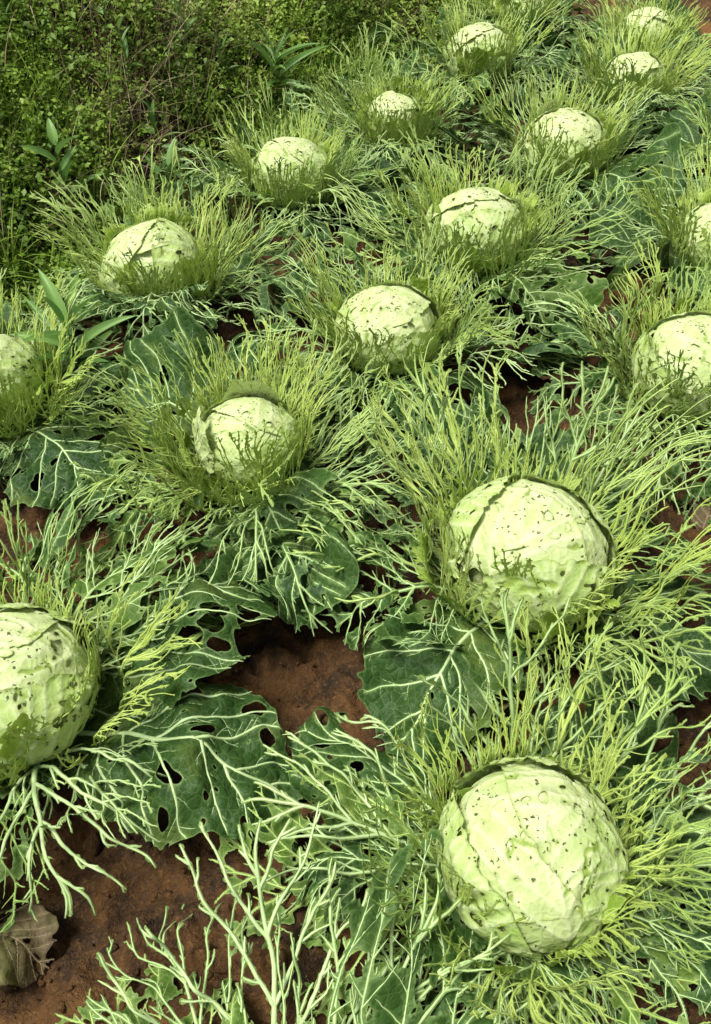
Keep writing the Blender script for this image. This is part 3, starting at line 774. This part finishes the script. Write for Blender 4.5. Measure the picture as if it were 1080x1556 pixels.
tag(link('soil_crumbs', mesh('soil_crumbs', V.reshape(-1, 3), F, M['soil'], {'bank': np.zeros(N * 12)})), 'loose crumbs and clods of red brown soil between the rows', 'soil', None, 'stuff')

# ------------------------------------------------------------------ single weeds and tufts
def blade_mesh(L, W, fold, curl, pk=.4):
    t = np.linspace(0, 1, 9); wv = W / 2 * np.sin(np.pi * np.clip(t, 0, 1) ** (math.log(.5) / math.log(pk))) ** .8 + .0006
    a = curl * t; y = np.cumsum(np.cos(a)) / 9 * L; z = np.cumsum(np.sin(a)) / 9 * L; y -= y[0]; z -= z[0]
    rows = []
    for k, f in ((-1, fold), (-.5, fold * .35), (0, 0), (.5, fold * .35), (1, fold)): rows.append(np.stack([k * wv, y, z + f * wv * 1.0], 1))
    V = np.stack(rows, 1).reshape(-1, 3); I = np.arange(45).reshape(9, 5)
    F = np.stack([I[:-1, :-1], I[:-1, 1:], I[1:, 1:], I[1:, :-1]], -1).reshape(-1, 4)
    return V, F
WL = []
for i in range(5):
    V, F = blade_mesh(1, .17 + .03 * i, .5, -.25 - .14 * i)
    WL.append(mesh('leaf', V, F, M['weed'], {'tone': np.full(45, .2 + .18 * i)}))
def weed(x, y, h, nl, L, label, seed, name='weed_plant', cat='weed', spread=1.0, wx=1.0):
    h *= 1.5; L *= 1.35
    r_ = np.random.default_rng(seed); z = float(ground(x, y, True)) - .004
    o = link(name, None, None, (x, y, z)); tag(o, label, cat)
    u = np.arange(6) / 6 * 6.283; zz = np.linspace(0, h, 6); bx = np.cumsum(r_.normal(0, h * .03, 6)); by = np.cumsum(r_.normal(0, h * .03, 6))
    V = np.stack([np.stack([bx[i] + .0028 * (1 - .5 * i / 5) * np.cos(u), by[i] + .0028 * (1 - .5 * i / 5) * np.sin(u), np.full(6, zz[i])], 1) for i in range(6)]).reshape(-1, 3)
    I = np.arange(36).reshape(6, 6)
    link('stem', mesh('stem', V, np.stack([I[:-1], np.roll(I, -1, 1)[:-1], np.roll(I, -1, 1)[1:], I[1:]], -1).reshape(-1, 4), M['weed'], {'tone': np.full(36, .5)}), o)
    for i in range(nl):
        f = (i + .5) / nl; j = min(int(f * 5), 4)
        link('leaf', WL[(seed + i) % 5], o, (bx[j], by[j], h * f), (R_(30 + 45 * f) * spread + r_.normal(0, .15), r_.normal(0, .2), i * 2.4 + r_.normal(0, .3)), (lambda q: (q * wx, q, q))(L * r_.uniform(.7, 1.15) * (1.05 - .45 * abs(f - .5))))
weed(-.896, 2.447, .16, 9, .11, 'upright broad-leaved weed standing against the dark bare patch of the bank', 1)
weed(-.296, 3.346, .13, 20, .17, 'spreading weed with long narrow leaves at the foot of the bank', 2, spread=.75, wx=.5)
weed(-.70, 1.70, .14, 18, .17, 'low bright weed rosette growing between two cabbages', 3, spread=.75, wx=.6)
weed(-.176, 3.803, .20, 10, .11, 'leafy weed high on the bank near its green grassy end', 4)
weed(-.477, 3.248, .10, 7, .08, 'small weed with folded leaves beside the spreading narrow-leaved weed', 5)
weed(-.677, 2.818, .10, 7, .075, 'pale small weed on the bank behind the bare-headed cabbage', 6)
weed(-.759, 2.961, .12, 8, .07, 'yellowish weed sprig above the dark bare patch of the bank', 7)
weed(-.574, 3.207, .14, 9, .07, 'slim weed among dry stems halfway up the bank', 8)
weed(1.087, 2.842, .03, 8, .16, 'dark grassy weed on bare soil between the two field rows', 9, spread=.5)
weed(-1.061, 2.836, .14, 10, .06, 'leafy weed clump near the top of the bank', 10)
weed(-.838, 3.037, .15, 10, .06, 'bushy weed clump at the bank top beside dry grass', 11)
weed(-.62, 2.62, .12, 6, .10, 'weed with drooping leaves rising behind threads at the bank foot', 12)
def tuft(x, y, n_, L, label, seed):
    r_ = np.random.default_rng(seed); z = float(ground(x, y, True)) - .004
    o = link('grass_tuft', None, None, (x, y, z)); tag(o, label, 'grass tuft')
    for i in range(n_):
        q_ = np.array([[r_.normal(0, .012), r_.normal(0, .012), 0]])
        V, F, T = ribbons(q_, np.array([r_.uniform(0, 6.28)]), np.array([L * r_.uniform(.6, 1.2)]), np.array([r_.uniform(.004, .008)]), np.array([r_.uniform(.3, 1.9)]), np.array([r_.uniform(.03, .4)]), 8, np.array([r_.uniform(.4, .95)]))
        link('blade', mesh('blade', V, F, M['grass'], {'tone': T}), o)
tuft(-.821, 2.485, 14, .28, 'tall arching grass tuft beside the upright broad-leaved weed', 1)
tuft(.101, 3.923, 22, .24, 'thick bright green grass tuft at the bank foot by the round cabbage', 2)
tuft(-.545, 3.041, 12, .30, 'tuft of long grass leaning out of the bank above small weeds', 3)
tuft(-1.014, 2.173, 16, .26, 'grass tuft at the foot of the bank below the bare patch', 4)
tuft(-.925, 2.227, 12, .24, 'short grass tuft between the bank and the bare-headed cabbage', 5)
tuft(0.0, 3.685, 14, .20, 'grass tuft between bank and the smallest cabbage', 6)
tuft(-.36, 3.52, 12, .24, 'grass tuft high on the bank above the spreading weed', 7)

# ------------------------------------------------------------------ withered leaves on the soil
def dead_leaf(x, y, heading, seed, L, W, label):
    c = [(0, .012), (L * .3, .02), (L * .6, .03), (L * .85, .018), (L, .012)]
    m1, m2 = make_leaf(seed, 'broad', L, W, c, .15, .78, M['dead'], M['dry_vein'], .003, .02, .06, 0, .5, 0, 4, .6)
    o = link('withered_leaf', m1, None, (x, y, float(ground(x, y, False)) + .004), (0, 0, R_(heading - 90)))
    tag(o, label, 'withered leaf'); link('vein_network', m2, o)
M['dry_vein'] = vein_mat('dry_vein', (.30, .24, .13), (.20, .15, .08))
dead_leaf(-.60, .40, -20, 951, .16, .12, 'large grey-brown withered leaf flat on bare wet soil')
dead_leaf(.18, .70, 40, 952, .11, .09, 'tan dried leaf curled between the two largest spotted cabbages')
dead_leaf(.76, 1.20, 60, 953, .14, .10, 'brown crumpled leaf on soil beside the large flattened cabbage')
dead_leaf(-.20, 2.28, 10, 954, .13, .09, 'brown rotting leaf in the soil gap of the bank-side row')
